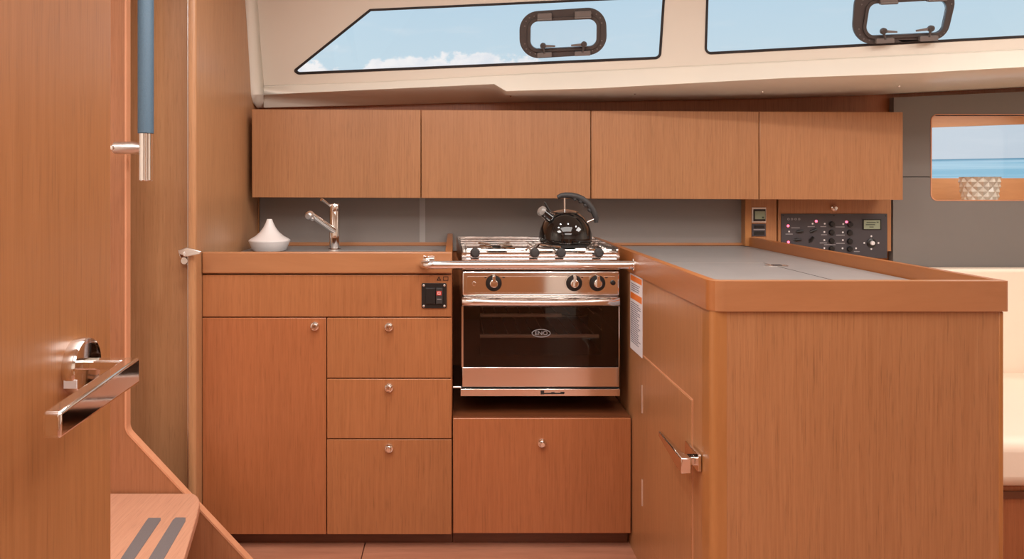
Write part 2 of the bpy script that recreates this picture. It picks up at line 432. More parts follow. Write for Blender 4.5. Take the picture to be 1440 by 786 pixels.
porthole('opening_porthole', 'dark framed opening porthole touching its window edge, near the end of the overhead cabinets',
         [(1202, -16), (1348, -24), (1329, 55), (1196, 63.5)], [(1221, 5), (1332, -1), (1322, 45), (1214, 50)],
         [(1234, -8, 1258, 6), (1300, -12, 1326, 2)], [(1228, 53, 1253, 60), (1289, 49.5, 1314, 57)],
         [(1238, 42.5, 1257, 43.5), (1304, 39, 1283, 42)], [26, 26, 27, 27], [12, 12, 12, 12])

# ------------------------------------------------------------------ near door with its lever
XD = -.331
prof = round_poly([(XD, -.10), (XD, .721), (XD-.032, .721), (XD-.032, -.10)], [.003, .005, .005, .003])
d1 = struct(obj('door_1', plate([[(x, y, FZ+.004) for x, y in prof]], (0, 0, 1.95)), M['veneer_door'], smooth=True), 'open wooden cabin door close to the viewer')
hc = Vector((XD, .651, .8935))
ro = obj('rosette', lathe([(.0242, 0), (.0246, .004), (.0246, .0095), (.0236, .0112), (.018, .0118), (0, .0118)], hc, (1, 0, 0), 48), M['chrome'], d1, smooth=True)
bm = bmesh.new()
# neck: a flat bar out of the rosette, then the tapered lever running back towards the viewer
add_box(bm, XD+.010, -.279, .640, .653, .8925, .9005)
obj('handle_neck', bm, M['chrome'], ro, bevel=.0015)
bm = bmesh.new()
fo, no = Vector((-.2758, .653, 0)), Vector((-.2606, .4934, 0))
th_f, th_n = .0125, .0122
sec = [(fo, .9008, .8782, th_f), (no, .9008, .8830, th_n)]
vs = []
for p, zt, zb, th in sec:
    vs.append([bm.verts.new((p.x, p.y, zt)), bm.verts.new((p.x-th, p.y, zt)), bm.verts.new((p.x-th, p.y, zb)), bm.verts.new((p.x, p.y, zb))])
for k in range(4): bm.faces.new((vs[0][k], vs[0][(k+1) % 4], vs[1][(k+1) % 4], vs[1][k]))
bm.faces.new(vs[0]); bm.faces.new(list(reversed(vs[1])))
obj('door_handle', bm, M['chrome'], ro, bevel=.0022, seg=3)
obj('indicator', box(XD+.002, XD+.0125, .6275, .6295, .880, .887), M['mark'], ro)

# ------------------------------------------------------------------ companionway steps and grab rail
YS = 2.07; sS = F/YS
t = thing('companionway_steps', 'wooden companionway steps with a slanting side board and grit strips', 'stairs', (-.9, 1.8, FZ))
prof = round_poly([(60, -200), (177, -200), (177, 606), (346+13, 800), (60, 800)], [0, 0, 20, 0, 0], 10)
side = []
for x, y in prof:
    p = P(x, min(y, 814.5), YS); p.z = max(p.z, FZ); p.z = min(p.z, 1.9); side.append(p)
sb = obj('side_board', plate([side], (0, .024, 0)), M['stair'], t)
# light lipping on the board's edge
edge = [p for p in side if p.x > P(170, 0, YS).x]
bm = bmesh.new(); rr = []
for i, p in enumerate(edge[:]):
    a = edge[max(i-1, 0)]; b = edge[min(i+1, len(edge)-1)]
    tg = (b-a); n = Vector((-tg.z, 0, tg.x)).normalized()
    if n.x < 0: n = -n
    rr.append([bm.verts.new(p+Vector((0, -.001, 0))-n*.003), bm.verts.new(p+Vector((0, -.001, 0))+n*.002), bm.verts.new(p+Vector((0, .025, 0))+n*.002), bm.verts.new(p+Vector((0, .025, 0))-n*.003)])
for a, b in zip(rr, rr[1:]):
    for k in range(4): bm.faces.new((a[k], a[(k+1) % 4], b[(k+1) % 4], b[k]))
bm.faces.new(rr[0]); bm.faces.new(rr[-1])
obj('edge_lipping', bm, M['edge'], sb)
zt = .202
tp = round_poly([(60, 693.5), (284, 693.5), (277, 725), (236, 860), (60, 860)], [0, 34, 60, 0, 0], 12)
trp = [PZ(x, y, zt) for x, y in tp]
for p in trp: p.y = min(p.y, YS-.002)
tr = obj('tread', plate([trp], (0, 0, -.026)), M['tread'], t, bevel=.003)
for q in ([(205, 733), (209, 728), (226, 728), (226, 731), (179, 800), (160, 800)], [(243, 731), (247, 727.5), (261, 727.5), (261, 732), (222, 800), (200, 800)]):
    obj('grit_strip', plate([[PZ(x, y, zt+.0012) for x, y in q]], (0, 0, -.0016)), M['strip'], tr)
# riser panel below the tread so that it rests on the sole
obj('riser', box(-1.2, -.80, 1.4, YS-.004, FZ, zt-.026), M['stair'], t)

YR = 1.92; sR = F/YR
rx = P(205, 0, YR).x
t = thing('grab_rail', 'upright steel grab rail wrapped in blue leather beside the steps', 'handrail', (rx, YR, P(0, 255, YR).z))
obj('tube', lathe([(0, 0), (.0150, 0), (.0168, .002), (.0168, .9), (0, .9)], (rx, YR, P(0, 254.5, YR).z), (0, 0, 1), 28), M['chrome'], t, smooth=True)
obj('leather_grip', lathe([(.0172, 0), (.0195, .0015), (.0197, .74), (.0172, .742)], (rx, YR, P(0, 188, YR).z), (0, 0, 1), 28), M['leather'], t, smooth=True)
zb = P(0, 208, YR).z
br = obj('bracket', lathe([(0, 0), (.011, .002), (.0165, .008), (.0165, .055), (.012, .072), (.012, .08)], (P(159, 0, YR).x-.002, YR, zb), (1, 0, 0), 24), M['brushed'], t, smooth=True)
obj('screw', disc(.006, .002, (P(162, 0, YR).x, YR-.0158, zb), (0, -1, 0), 14), M['steel'], br, smooth=True)
obj('bracket_foot', lathe([(.012, 0), (.012, YS-YR-.0)], (P(163, 0, YR).x, YR, zb), (0, 1, 0), 18), M['brushed'], br, smooth=True)

# ------------------------------------------------------------------ sink counter
YF = 2.244
def zf(y): return P(0, y, YF).z
def xf(x): return P(x, 0, YF).x
def knob(c, axis, parent, r=.013):
    o = obj('knob', lathe([(r, 0), (r*1.05, .003), (r*.95, .006), (r*.62, .007), (r*.6, .012), (r*.66, .015), (r*.5, .018), (0, .0185)], c, axis, 24), M['chrome'], parent, smooth=True)
    return o
gc = thing('galley_cabinet', 'wood fronted sink cabinet with one tall door beside three stacked drawers', 'cabinet', (-.38, 2.5, FZ))
obj('carcass', box(-.757, -.0085, 2.2625, 2.86, 0.0, .787), M['veneer_deep'], gc)
obj('plinth', box(-.757, -.0085, 2.285, 2.86, FZ, 0), M['dark_wood'], gc)
g = 1.0
def front(name, x0, y0, x1, y1, m, parent, kn=None):
    o = obj(name, box(xf(x0), xf(x1), YF, YF+.018, zf(y1), zf(y0)), m, parent, bevel=.0018)
    if kn: knob(Vector((xf(kn[0]), YF, zf(kn[1]))), (0, -1, 0), o)
    return o
front('top_rail', 284.5, 386.5, 635, 445.6, M['veneer_mid'], gc)
front('door', 284.5, 447, 458.6, 751.5, M['veneer_deep'], gc, (443, 458.5))
front('drawer', 459.8, 447, 635, 531.6, M['veneer_mid'], gc, (547, 459.5))
front('drawer', 459.8, 533, 635, 616.6, M['veneer_mid'], gc, (547, 545))
front('drawer', 459.8, 618, 635, 751.5, M['veneer_mid'], gc, (547, 630))

wt = thing('sink_worktop', 'narrow grey worktop with raised wooden edge around the sink', 'worktop', (-.38, 2.5, .788))
obj('surface', box(-.757, -.03, 2.262, 2.892, .789, .82), M['worktop'], wt)
obj('front_edge', box(-.759, xf(636), YF-.006, YF+.018, zf(384.5), .853), M['solid_x'], wt, bevel=.004, seg=3)
bm = bmesh.new()
add_prism(bm, [(-.030, YF+.018, .80), (-.030, 2.892, .80), (-.030, 2.892, .868), (-.030, YF+.018, .853)], (.0215, 0, 0))
obj('end_edge', bm, M['solid_y'], wt, bevel=.003)
obj('back_edge', box(-.757, -.031, 2.878, 2.892, .82, .834), M['solid_x'], wt, bevel=.002)
bm = plate([[(-.44, 2.33, .822), (-.06, 2.33, .822), (-.06, 2.66, .822), (-.44, 2.66, .822)], [(-.42, 2.35, .822), (-.08, 2.35, .822), (-.08, 2.64, .822), (-.42, 2.64, .822)]], (0, 0, .002))
sk = obj('sink', bm, M['brushed'], wt)
obj('sink_lid', box(-.419, -.081, 2.351, 2.639, .8195, .8232), M['worktop'], sk, bevel=.001)

# tap
YT = 2.70
tx = P(470.5, 0, YT).x; b0 = Vector((tx, YT, .82))
tp_ = thing('mixer_tap', 'chrome mixer tap with angled spout on the sink worktop', 'tap', b0)
obj('body', lathe([(0, 0), (.024, 0), (.024, .004), (.0195, .007), (.0190, .04), (.0192, .062), (.0186, .066), (.0186, .138), (.0180, .140), (.0186, .142), (.0186, .164), (.017, .167), (0, .167)], b0, (0, 0, 1), 32), M['chrome'], tp_, smooth=True)
s0, s1 = P(470, 325, YT-.01), P(436, 300.5, YT-.08)
sp = obj('spout', tube([s0, s0.lerp(s1, .5), s0.lerp(s1, .9), s1], [.0115, .0115, .0115, .0112], 20), M['chrome'], tp_, smooth=True)
obj('spout_end', lathe([(0, 0), (.009, 0), (.0135, .003), (.0142, .008), (.0142, .02), (.010, .025), (0, .026)], P(437.5, 301, YT-.075), (-.25, -.8, -.25), 24), M['brushed'], sp, smooth=True)
obj('spray_button', disc(.007, .008, P(440, 307, YT-.085), (-.2, -.8, -.5), 16), M['brushed'], sp, smooth=True)
obj('lever', tube([P(467, 292, YT-.004), P(461, 286.5, YT-.02), P(452, 280.5, YT-.045)], [.0045, .0042, .0060], 14), M['chrome'], tp_, smooth=True)

# white lidded dish
YW = 2.66; dx = P(379, 0, YW).x
d = thing('tagine_dish', 'small white lidded dish with pointed cover at the left end of the worktop', 'dish', (dx, YW, .82))
obj('base', lathe([(0, 0), (.052, 0), (.058, .003), (.070, .030), (.0728, .036), (.071, .037), (.066, .034), (0, .034)], (dx, YW, .82), (0, 0, 1), 48), M['white'], d, smooth=True)
obj('lid', lathe([(0, .0362), (.0728, .0362), (.0725, .039), (.066, .044), (.050, .053), (.034, .067), (.022, .083), (.014, .099), (.0095, .112), (.0085, .1135), (0, .1135)], (dx, YW, .82), (0, 0, 1), 48), M['white'], d, smooth=True)

# isolator switch on the top rail, with the two signs above it
c = Vector((xf(610.5), YF, zf(415.5)))
sw = thing('isolator_switch', 'black square switch plate with red rocker left of the oven', 'switch', c)
hw = .0375
obj('plate', plate([[(c.x+x, YF+.0005, c.z+z) for x, z in round_poly([(-hw, -hw), (hw, -hw), (hw, hw), (-hw, hw)], .004, 4)]], (0, -.005, 0)), M['black'], sw, bevel=.001)
for sx in (-1, 1):
    for sz in (-1, 1):
        obj('screw', disc(.0035, .0018, c+Vector((sx*.031, -.0044, sz*.031)), (0, -1, 0), 12), M['brushed'], sw, smooth=True)
obj('cover', box(c.x-.025, c.x+.0045, YF-.0105, YF-.0044, c.z-.024, c.z+.024), M['black'], sw, bevel=.0015)
rk = obj('rocker', box(c.x+.0062, c.x+.026, YF-.013, YF-.0044, c.z-.0235, c.z+.024), M['rubber'], sw, bevel=.0015)
obj('red_mark', box(c.x+.0075, c.x+.0225, YF-.0142, YF-.0128, c.z+.0025, c.z+.0155), M['red'], rk)
obj('white_square', plate([[(c.x+.015+x, YF-.0143, c.z+.009+z) for x, z in ((-.0042, -.0042), (.0042, -.0042), (.0042, .0042), (-.0042, .0042))], [(c.x+.015+x, YF-.0143, c.z+.009+z) for x, z in ((-.0025, -.0025), (.0025, -.0025), (.0025, .0025), (-.0025, .0025))]], (0, -.0003, 0)), M['mark'], rk)
obj('white_dash', box(c.x+.009, c.x+.022, YF-.0138, YF-.0128, c.z-.0105, c.z-.0082), M['mark_dim'], rk)
tri = [(614, 394.5), (620.5, 394.5), (617.2, 388.2)]
ob = lambda poly, ins: [Vector((xf(x), YF-.0002, zf(y))) for x, y in offset_poly(poly, ins)]
o = obj('gas_sign', plate([ob(tri, 0), ob(tri, 1.1)], (0, -.0004, 0)), M['black']); own(o, 'small dark triangle outline printed above the black switch plate', 'sign')
rc = [(623, 394.5), (630.5, 394.5), (630.5, 388.8), (623, 388.8)]
o = obj('stove_sign', plate([ob(rc, 0), ob(rc, .8)], (0, -.0004, 0)), M['black']); own(o, 'small dark rectangle outline printed above the black switch plate', 'sign')

# splashback: two grey boards, a joint strip and the narrow wooden post at their left end
Yp = 2.893
def zb_(y): return P(0, y, Yp).z
def xb_(x): return P(x, 0, Yp).x
o = thing('splashback', 'grey splashback board behind the tap and white dish', 'panel', (xb_(480), Yp, .834))
obj('board', box(xb_(365.5), xb_(590), Yp, 2.9005, .834, 1.01), M['splash'], o)
obj('post', box(Xb+.001, xb_(365.2), Yp-.012, 2.8995, .821, 1.01), M['solid_z'], o)
o2 = thing('splashback', 'grey splashback board behind the kettle, running to the instruments', 'panel', (xb_(800), Yp, .80))
obj('board', box(xb_(598), xb_(1046), Yp, 2.9005, .80, 1.01), M['splash'], o2)
obj('joint_strip', box(xb_(590), xb_(598), Yp-.002, 2.9004, .80, 1.01), M['joint'], o2)
obj('back_edge', box(.56, xb_(1046), 2.881, 2.8928, .8205, .832), M['solid_x'], o2, bevel=.002)

# ------------------------------------------------------------------ overhead cabinets
YU = 2.72
labels = ['wood fronted overhead cabinet above the mixer tap, first from the bulkhead', 'wood fronted overhead cabinet above the stove and kettle',
          'wood fronted overhead cabinet over the bare grey splashback, right of the kettle', 'wood fronted overhead cabinet above the black instrument panel, with exposed end']
xsU = [353.5, 592, 831, 1067.5, 1270.5]
tilt_t = lambda x: 153.5+(x-353)*4.2/917
tilt_b = lambda x: 277.6+(x-353)*3.6/917
for i in range(4):
    x0, x1 = xsU[i]+.5, xsU[i+1]-.5
    c0 = P((x0+x1)/2, tilt_b((x0+x1)/2), YU)
    t = thing('overhead_cabinet', labels[i], 'cabinet', (c0.x, 2.8, c0.z), 'overhead cabinets above the galley')
    q = [P(x0, tilt_b(x0), YU), P(x1, tilt_b(x1), YU), P(x1, tilt_t(x1), YU), P(x0, tilt_t(x0), YU)]
    obj('door', plate([q], (0, .019, 0)), M['veneer'], t, bevel=.0022)
    xa, xb2 = q[0].x+.003, min(q[1].x-.003, 1.665)
    obj('body', box(xa, xb2, YU+.0195, 2.899, q[0].z+.012, q[3].z-.02), M['veneer_deep'], t)

# ------------------------------------------------------------------ stove base cabinet and niche
sc_ = thing('stove_base_cabinet', 'wide wooden drawer cabinet on the floor below the oven', 'cabinet', (.26, 2.5, FZ))
obj('carcass', box(-.0065, .5275, 2.2625, 2.86, 0, .349), M['veneer_deep'], sc_)
obj('plinth', box(-.0065, .5275, 2.285, 2.86, FZ, 0), M['dark_wood'], sc_)
obj('shelf', box(-.0065, .5275, 2.246, 2.893, .349, .357), M['dark_wood'], sc_)
o = obj('drawer', box(-.0062, .5285, YF-.001, YF+.018, .007, .3535), M['veneer_deep'], sc_, bevel=.0025)
knob(Vector((xf(762), YF-.001, zf(622.5))), (0, -1, 0), o)

# ------------------------------------------------------------------ stove
st = thing('gas_stove', 'polished steel marine gas stove with glass oven door', 'stove', (.26, 2.5, .414))
YO = 2.27
def zo(y): return P(0, y, YO).z
def xo(x): return P(x, 0, YO).x
X0, X1 = xo(649.5), xo(871)
# oven housing: open at the front
bm = bmesh.new()
add_box(bm, X0+.004, X0+.020, 2.292, 2.72, .44, .80); add_box(bm, X1-.020, X1-.004, 2.292, 2.72, .44, .80)
add_box(bm, X0+.020, X1-.020, 2.292, 2.72, .44, .505); add_box(bm, X0+.020, X1-.020, 2.292, 2.72, .71, .80); add_box(bm, X0+.020, X1-.020, 2.69, 2.72, .505, .71)
obj('oven_housing', bm, M['oven_in'], st)
for z, xe in ((.652, 793), (.588, 846)):
    bm = bmesh.new()
    add_tube(bm, [(X0+.028, 2.305, z), (xo(xe)-.002, 2.305, z)], .0062, 10)
    add_tube(bm, [(X0+.022, 2.66, z), (X1-.022, 2.66, z)], .003, 8)
    for k in range(12):
        x = X0+.03+k*(X1-X0-.06)/11; add_tube(bm, [(x, 2.322, z+.002), (x, 2.66, z+.002)], .0016, 6)
    obj('oven_shelf', bm, M['shelf'], st, smooth=True)
# control panel
cp = obj('control_panel', box(X0, X1, YO-.006, YO+.03, zo(416), zo(381)), M['steel'], st, bevel=.006, seg=3)
obj('panel_inset', plate([[(x, YO-.0055, z) for x, z in round_poly([(xo(656), zo(411.5)), (xo(866), zo(411.5)), (xo(866), zo(388)), (xo(656), zo(388))], .006, 5)]], (0, -.0025, 0)), M['chrome'], cp, bevel=.001)
for x in (694, 806.5, 839):
    kc = Vector((xo(x), YO-.008, zo(397.5)))
    ring = obj('dial', lathe([(.0245, 0), (.0245, .0015), (.0225, .004), (.0120, .006), (0, .006)], kc, (0, -1, 0), 36), M['black'], cp, smooth=True)
    obj('dial_ring', lathe([(.0245, .0005), (.0272, .0005), (.0272, .003), (.0245, .003), (.0245, .0005)], kc, (0, -1, 0), 36), M['chrome'], ring, smooth=True)
    bm = lathe([(.0135, .005), (.0125, .018), (.0110, .021), (0, .0215)], kc, (0, -1, 0), 30)
    add_box(bm, kc.x-.0045, kc.x+.0045, kc.y-.024, kc.y-.004, kc.z+.004, kc.z+.024)
    obj('control_knob', bm, M['chrome'], ring, smooth=True, bevel=.0012)
obj('ignition_button', disc(.006, .008, (xo(666.5), YO-.008, zo(398)), (0, -1, 0), 18), M['chrome'], cp, smooth=True)
obj('light_button', disc(.0075, .006, (xo(861), YO-.008, zo(397)), (0, -1, 0), 18), M['black'], cp, smooth=True)
for x in (683, 708, 817.5, 852):
    obj('printed_mark', box(xo(x-1.8), xo(x+1.8), YO-.0084, YO-.0079, zo(390.6), zo(389.4)), M['black'], cp)
# oven door
od = obj('oven_door', box(X0+.001, X1-.001, YO-.004, YO+.016, zo(543.5), zo(516)), M['steel'], st, bevel=.0015)
for xa, xb3 in ((X0-.001, X0+.0045), (X1-.0035, X1)):
    obj('door_stile', box(xa, xb3, YO-.004, YO+.016, zo(516), zo(431)), M['steel'], od)
ga = [(X0+.0045, zo(515.5)), (X1-.0035, zo(515.5)), (X1-.0035, zo(430)), (X0+.0045, zo(430))]
gi = [(xo(675), zo(500)), (xo(847), zo(500)), (xo(847), zo(433)), (xo(675), zo(433))]
obj('glass_border', plate([[(x, YO+.006, z) for x, z in ga], [(x, YO+.006, z) for x, z in round_poly(gi, .006, 5)]], (0, .003, 0)), M['frit'], od)
gl = obj('oven_glass', plate([[(x, YO, z) for x, z in ga]], (0, .005, 0)), M['oven_glass'], od)
# handle: a bowed bar across the top of the door
bm = bmesh.new(); n = 24; rings = []
for i in range(n+1):
    u = i/n; x = X0+.001+u*(X1-X0-.002); e = math.sin(PI*u)**.35 if 0 < u < 1 else 0
    dpt = .010+.022*e; h = (zo(415.8)-zo(431.5))/2; zc = (zo(415.8)+zo(431.5))/2
    ring = []
    for k in range(13):
        a = -PI/2+PI*k/12
        ring.append(bm.verts.new((x, YO-.002-dpt*math.cos(a), zc+h*math.sin(a)*(.9+.1*e))))
    ring.append(bm.verts.new((x, YO+.016, zc+h))); ring.append(bm.verts.new((x, YO+.016, zc-h)))
    rings.append(ring)
for a, b in zip(rings, rings[1:]):
    m_ = len(a)
    for k in range(m_): bm.faces.new((a[k], a[(k+1) % m_], b[(k+1) % m_], b[k]))
bm.faces.new(rings[0]); bm.faces.new(list(reversed(rings[-1])))
obj('oven_handle', bm, M['steel'], od, smooth=True)
# oval badge on the glass
bc = Vector((xo(761), YO-.0012, zo(468.5)))
bm = bmesh.new()
add_tube(bm, [bc+Vector((.0275*math.cos(2*PI*k/40), 0, .0115*math.sin(2*PI*k/40))) for k in range(40)], .0012, 6, closed=True)
bd = obj('badge', bm, M['mark_dim'], od, smooth=True)
text_mesh('badge_lettering', 'ENO', .0165, M['mark_dim'], bd, bc, sx=1.15)
# base bar with its slot
bb = obj('base_bar', box(X0-.004, X1+.001, YO-.004, YO+.02, zo(556.5), zo(546.5)), M['steel'], st, bevel=.001)
bm = bmesh.new()
add_box(bm, xo(760), xo(765), YO-.0052, YO-.0038, zo(554), zo(548.6)); add_box(bm, xo(765), xo(793), YO-.0052, YO-.0038, zo(553.6), zo(551.8))
add_box(bm, xo(775), xo(780), YO-.0052, YO-.0038, zo(552), zo(550.8)); add_box(bm, xo(788), xo(793.5), YO-.0052, YO-.0038, zo(552.5), zo(550.4))
obj('lock_slot', bm, M['gasket'], bb)
obj('bar_top', box(X0-.002, X1, YO+.004, YO+.03, zo(546), zo(543.8)), M['gasket'], bb)
obj('pivot_bolt', tube([(-.006, YO+.02, zo(546.8)), (X0+.004, YO+.02, zo(546.8))], .0035, 10), M['brushed'], st, smooth=True)
# hob: tray with ribs, raised guards, burners, pan supports
bm = bmesh.new()
add_box(bm, X0+.002, X1-.002, YO+.006, 2.70, .80, .826)
for k in range(9):
    y = YO+.03+k*.045; add_tube(bm, [(X0+.012, y, .8265), (X1-.012, y, .8265)], .0045, 8)
hb = obj('hob_tray', bm, M['steel'], st, smooth=True)
bm = bmesh.new()
add_box(bm, X0, X1, YO-.002, YO+.006, .797, .848)
for z in (.807, .818, .829, .840): add_tube(bm, [(X0+.014, YO-.0022, z), (X1-.010, YO-.0022, z)], .003, 8)
obj('front_guard', bm, M['steel'], hb, smooth=True)
obj('right_guard', plate([[(X1, YO, .80), (X1, YO, .862), (X1, 2.70, .866), (X1, 2.70, .80)]], (-.004, 0, 0)), M['steel'], hb)
bm = bmesh.new()                                # left guard flares outwards to the back
A_ = [(X0, YO, .80), (X0, YO, .848), (X0-.001, YO+.09, .853), (X0-.006, YO+.24, .862), (X0-.016, 2.70, .868), (X0-.016, 2.70, .80)]
add_plate(bm, [[Vector(p) for p in A_]], (.004, 0, 0))
obj('left_guard', bm, M['steel'], hb)
bm = bmesh.new(); add_box(bm, X0-.016, X1, 2.70, 2.704, .80, .868)
for z in (.838, .846, .854, .862): add_tube(bm, [(X0, 2.6985, z), (X1-.004, 2.6985, z)], .0028, 8)
obj('back_guard', bm, M['steel'], hb, smooth=True)
for bx, by, r in ((X0+.115, 2.42, .034), (X0+.115, 2.58, .026), (X1-.135, 2.47, .042)):
    bu = obj('burner', lathe([(r*1.3, 0), (r*1.3, .003), (r, .005), (r, .012), (r*.9, .013), (0, .013)], (bx, by, .826), (0, 0, 1), 28), M['brushed'], hb, smooth=True)
    obj('burner_cap', lathe([(r*.86, 0), (r*.88, .004), (r*.7, .007), (0, .0075)], (bx, by, .8388), (0, 0, 1), 28), M['black'], bu, smooth=True)
bm = bmesh.new(); zg = .851
for y in (2.33, 2.62): add_tube(bm, [(X0+.015, y, zg), (X1-.012, y, zg)], .003, 8)
for x in (X0+.015, X0+.235, X1-.012): add_tube(bm, [(x, 2.33, zg), (x, 2.62, zg)], .003, 8)
for bx, by in ((X0+.115, 2.42), (X0+.115, 2.55), (X1-.135, 2.47)):
    for k in range(4):
        a = PI/4+k*PI/2; add_tube(bm, [(bx+.022*math.cos(a), by+.022*math.sin(a), zg+.001), (bx+.075*math.cos(a), by+.075*math.sin(a), zg+.001)], .0026, 8)
for x in (X0+.015, X0+.235, X1-.012):
    for y in (2.33, 2.62): add_tube(bm, [(x, y, .826), (x, y, zg)], .003, 8)
obj('pan_support', bm, M['chrome'], hb, smooth=True)
for x in (668, 752, 789, 842):
    p = Vector((P(x, 0, 2.25).x, 2.25, P(0, 355.5, 2.25).z))
    pk = obj('clamp_knob', lathe([(0, -.012), (.009, -.0115), (.0135, -.007), (.0152, 0), (.0135, .007), (.009, .0115), (0, .012)], p, (0, -1, 0), 24), M['rubber'], hb, smooth=True)
    obj('clamp_stem', tube([p+Vector((0, .01, 0)), p+Vector((0, .045, 0))], .004, 8), M['chrome'], pk, smooth=True)
for arm in ([(738, 353, 2.27), (741, 350.5, 2.30), (756.5, 343.5, 2.36), (789, 347.5, 2.30), (789, 352, 2.27)],
            [(842, 352, 2.27), (828, 350.5, 2.31), (824, 348.5, 2.34), (836, 341, 2.44)], [(752, 352, 2.27), (758, 344, 2.33)]):
    obj('pan_clamp', tube([P(*q) for q in arm], .0028, 8), M['chrome'], hb, smooth=True)

# crash bar in front of the stove
YC = 2.19; zc = P(0, 372.5, YC).z
cb = thing('crash_bar', 'polished steel safety rail across the front of the stove', 'rail', (.2, YC, zc))
xl = P(590, 0, YC).x+.0125
pts = [(xl-.004, YF-.004, zc), (xl-.003, YC+.026, zc), (xl+.002, YC+.010, zc), (xl+.014, YC+.001, zc), (xl+.03, YC, zc), (.2, YC, zc), (.5265, YC, zc)]
obj('rail', tube(pts, .0122, 20), M['chrome'], cb, smooth=True)
obj('end_flange', disc(.019, .006, (.5265, YC, zc), (-1, 0, 0), 24), M['chrome'], cb, smooth=True)
obj('fixing_plate', box(xl-.004, xl+.030, YF-.0075, YF-.0058, zc-.016, zc+.022), M['chrome'], cb, bevel=.002)

# kettle on the right burner
YK = 2.47; sK = F/YK
kx = P(795, 0, YK).x; kz = .8525
K = thing('kettle', 'round black whistling kettle with arched grip standing on the stove', 'kettle', (kx, YK, kz))
kc = (kx, YK, kz); R = .0875
obj('body', lathe([(0, 0), (.078, 0), (.082, .003), (.0825, .010), (.0868, .014), (R, .026), (R*.985, .042), (R*.93, .060), (R*.84, .078), (R*.70, .095), (R*.52, .108), (R*.47, .1105)], kc, (0, 0, 1), 56), M['gloss_black'], K, smooth=True)
obj('lid', lathe([(R*.50, .1085), (R*.50, .1125), (R*.46, .1135), (R*.3, .1185), (R*.1, .1215), (0, .122)], kc, (0, 0, 1), 48), M['gloss_black'], K, smooth=True)
obj('base_ring', lathe([(.079, -.0005), (.0835, .0015), (.0835, .008), (.080, .0095)], kc, (0, 0, 1), 48), M['black'], K, smooth=True)
s0, s1 = P(780, 312, YK-.02), P(764, 298.5, YK-.03)
spo = obj('spout', tube([s0, s0.lerp(s1, .5), s1], [.019, .0165, .0145], 20), M['gloss_black'], K, smooth=True)
dirn = (s1-s0).normalized()
cap = obj('whistle', lathe([(.0150, 0), (.0170, .002), (.0172, .008), (.0150, .014), (.008, .018), (0, .019)], s1, tuple(dirn), 24), M['whistle'], spo, smooth=True)
obj('whistle_lever', tube([P(774, 298, YK-.02), P(770, 292, YK-.02), P(767, 286, YK-.02), P(765, 284, YK-.02)], [.004, .004, .0035, .003], 10), M['black'], spo, smooth=True)
arc = [(784, 277.5), (789, 275.2), (795, 274.4), (803, 274.8), (811, 276.5), (819, 280), (826, 285.5), (832, 292.5), (836, 300), (838.2, 307), (838.5, 313)]
hp = [P(x, y, YK) for x, y in arc]
bm = bmesh.new(); add_tube(bm, hp, [.0065, .0085, .0095, .010, .0105, .0105, .0105, .0105, .0100, .009, .0065], 16)
for k in (4, 5, 6, 7): add_lathe(bm, [(0, -.009), (.006, -.006), (.008, 0), (.006, .006), (0, .009)], hp[k]+Vector((-.006, 0, -.0065)), (0, 1, 0), 12)
hd = obj('handle', bm, M['rubber'], K, smooth=True)
obj('handle_post', tube([P(794, 277, YK), P(794, 300, YK)], .0036, 10), M['chrome'], hd, smooth=True)
obj('handle_post', tube([P(837, 307.5, YK), P(824, 313, YK)], .0036, 10), M['chrome'], hd, smooth=True)

# ------------------------------------------------------------------ peninsula
pc = thing('peninsula_cabinet', 'large wooden peninsula cabinet with rounded corner and a square side door', 'cabinet', (.83, 2.2, FZ))
YP = 1.55; Xs = .532
# side door opening is a separate door set flush
body = round_poly([(Xs, 2.88), (Xs, YP), (1.138, YP), (1.138, 2.88)], [0, .028, .006, 0], 10)
post = round_poly([(Xs-.0006, 1.606), (Xs-.0006, YP-.0006), (.5635, YP-.0006), (.5635, 1.606)], [0, .0286, 0, 0], 12)
obj('body', plate([[(x, y, FZ) for x, y in body]], (0, 0, .791-FZ)), M['veneer'], pc, smooth=True)
obj('corner_post', plate([[(x, y, FZ+.001) for x, y in post]], (0, 0, .790-FZ)), M['solid_z'], pc, smooth=True)
obj('end_post', box(1.1275, 1.1388, YP-.0008, YP+.03, FZ+.001, .790), M['solid_z'], pc, bevel=.003)
dy0, dy1, dz0, dz1 = 1.672, 2.106, .078, .571
# edge lines of the door, then the door itself
obj('door_edge', plate([[(Xs-.0008, a, b) for a, b in ((dy0-.003, dz0-.003), (dy1+.003, dz0-.003), (dy1+.003, dz1+.003), (dy0-.003, dz1+.003))],
                        [(Xs-.0008, a, b) for a, b in ((dy0, dz0), (dy1, dz0), (dy1, dz1), (dy0, dz1))]], (.0016, 0, 0)), M['edge'], pc)
pd = obj('door', box(Xs-.003, Xs+.002, dy0+.0005, dy1-.0005, dz0+.0005, dz1-.0005), M['veneer'], pc, bevel=.001)
for y0_, y1_ in ((541, 580), (673, 710)):
    z0_, z1_ = PX(904.5, y1_, Xs).z, PX(904.5, y0_, Xs).z
    hcx = Vector((Xs-.0035, dy1+.001, 0))
    obj('hinge', tube([hcx+Vector((0, 0, z0_)), hcx+Vector((0, 0, z1_))], .0035, 10), M['brushed'], pd, smooth=True)
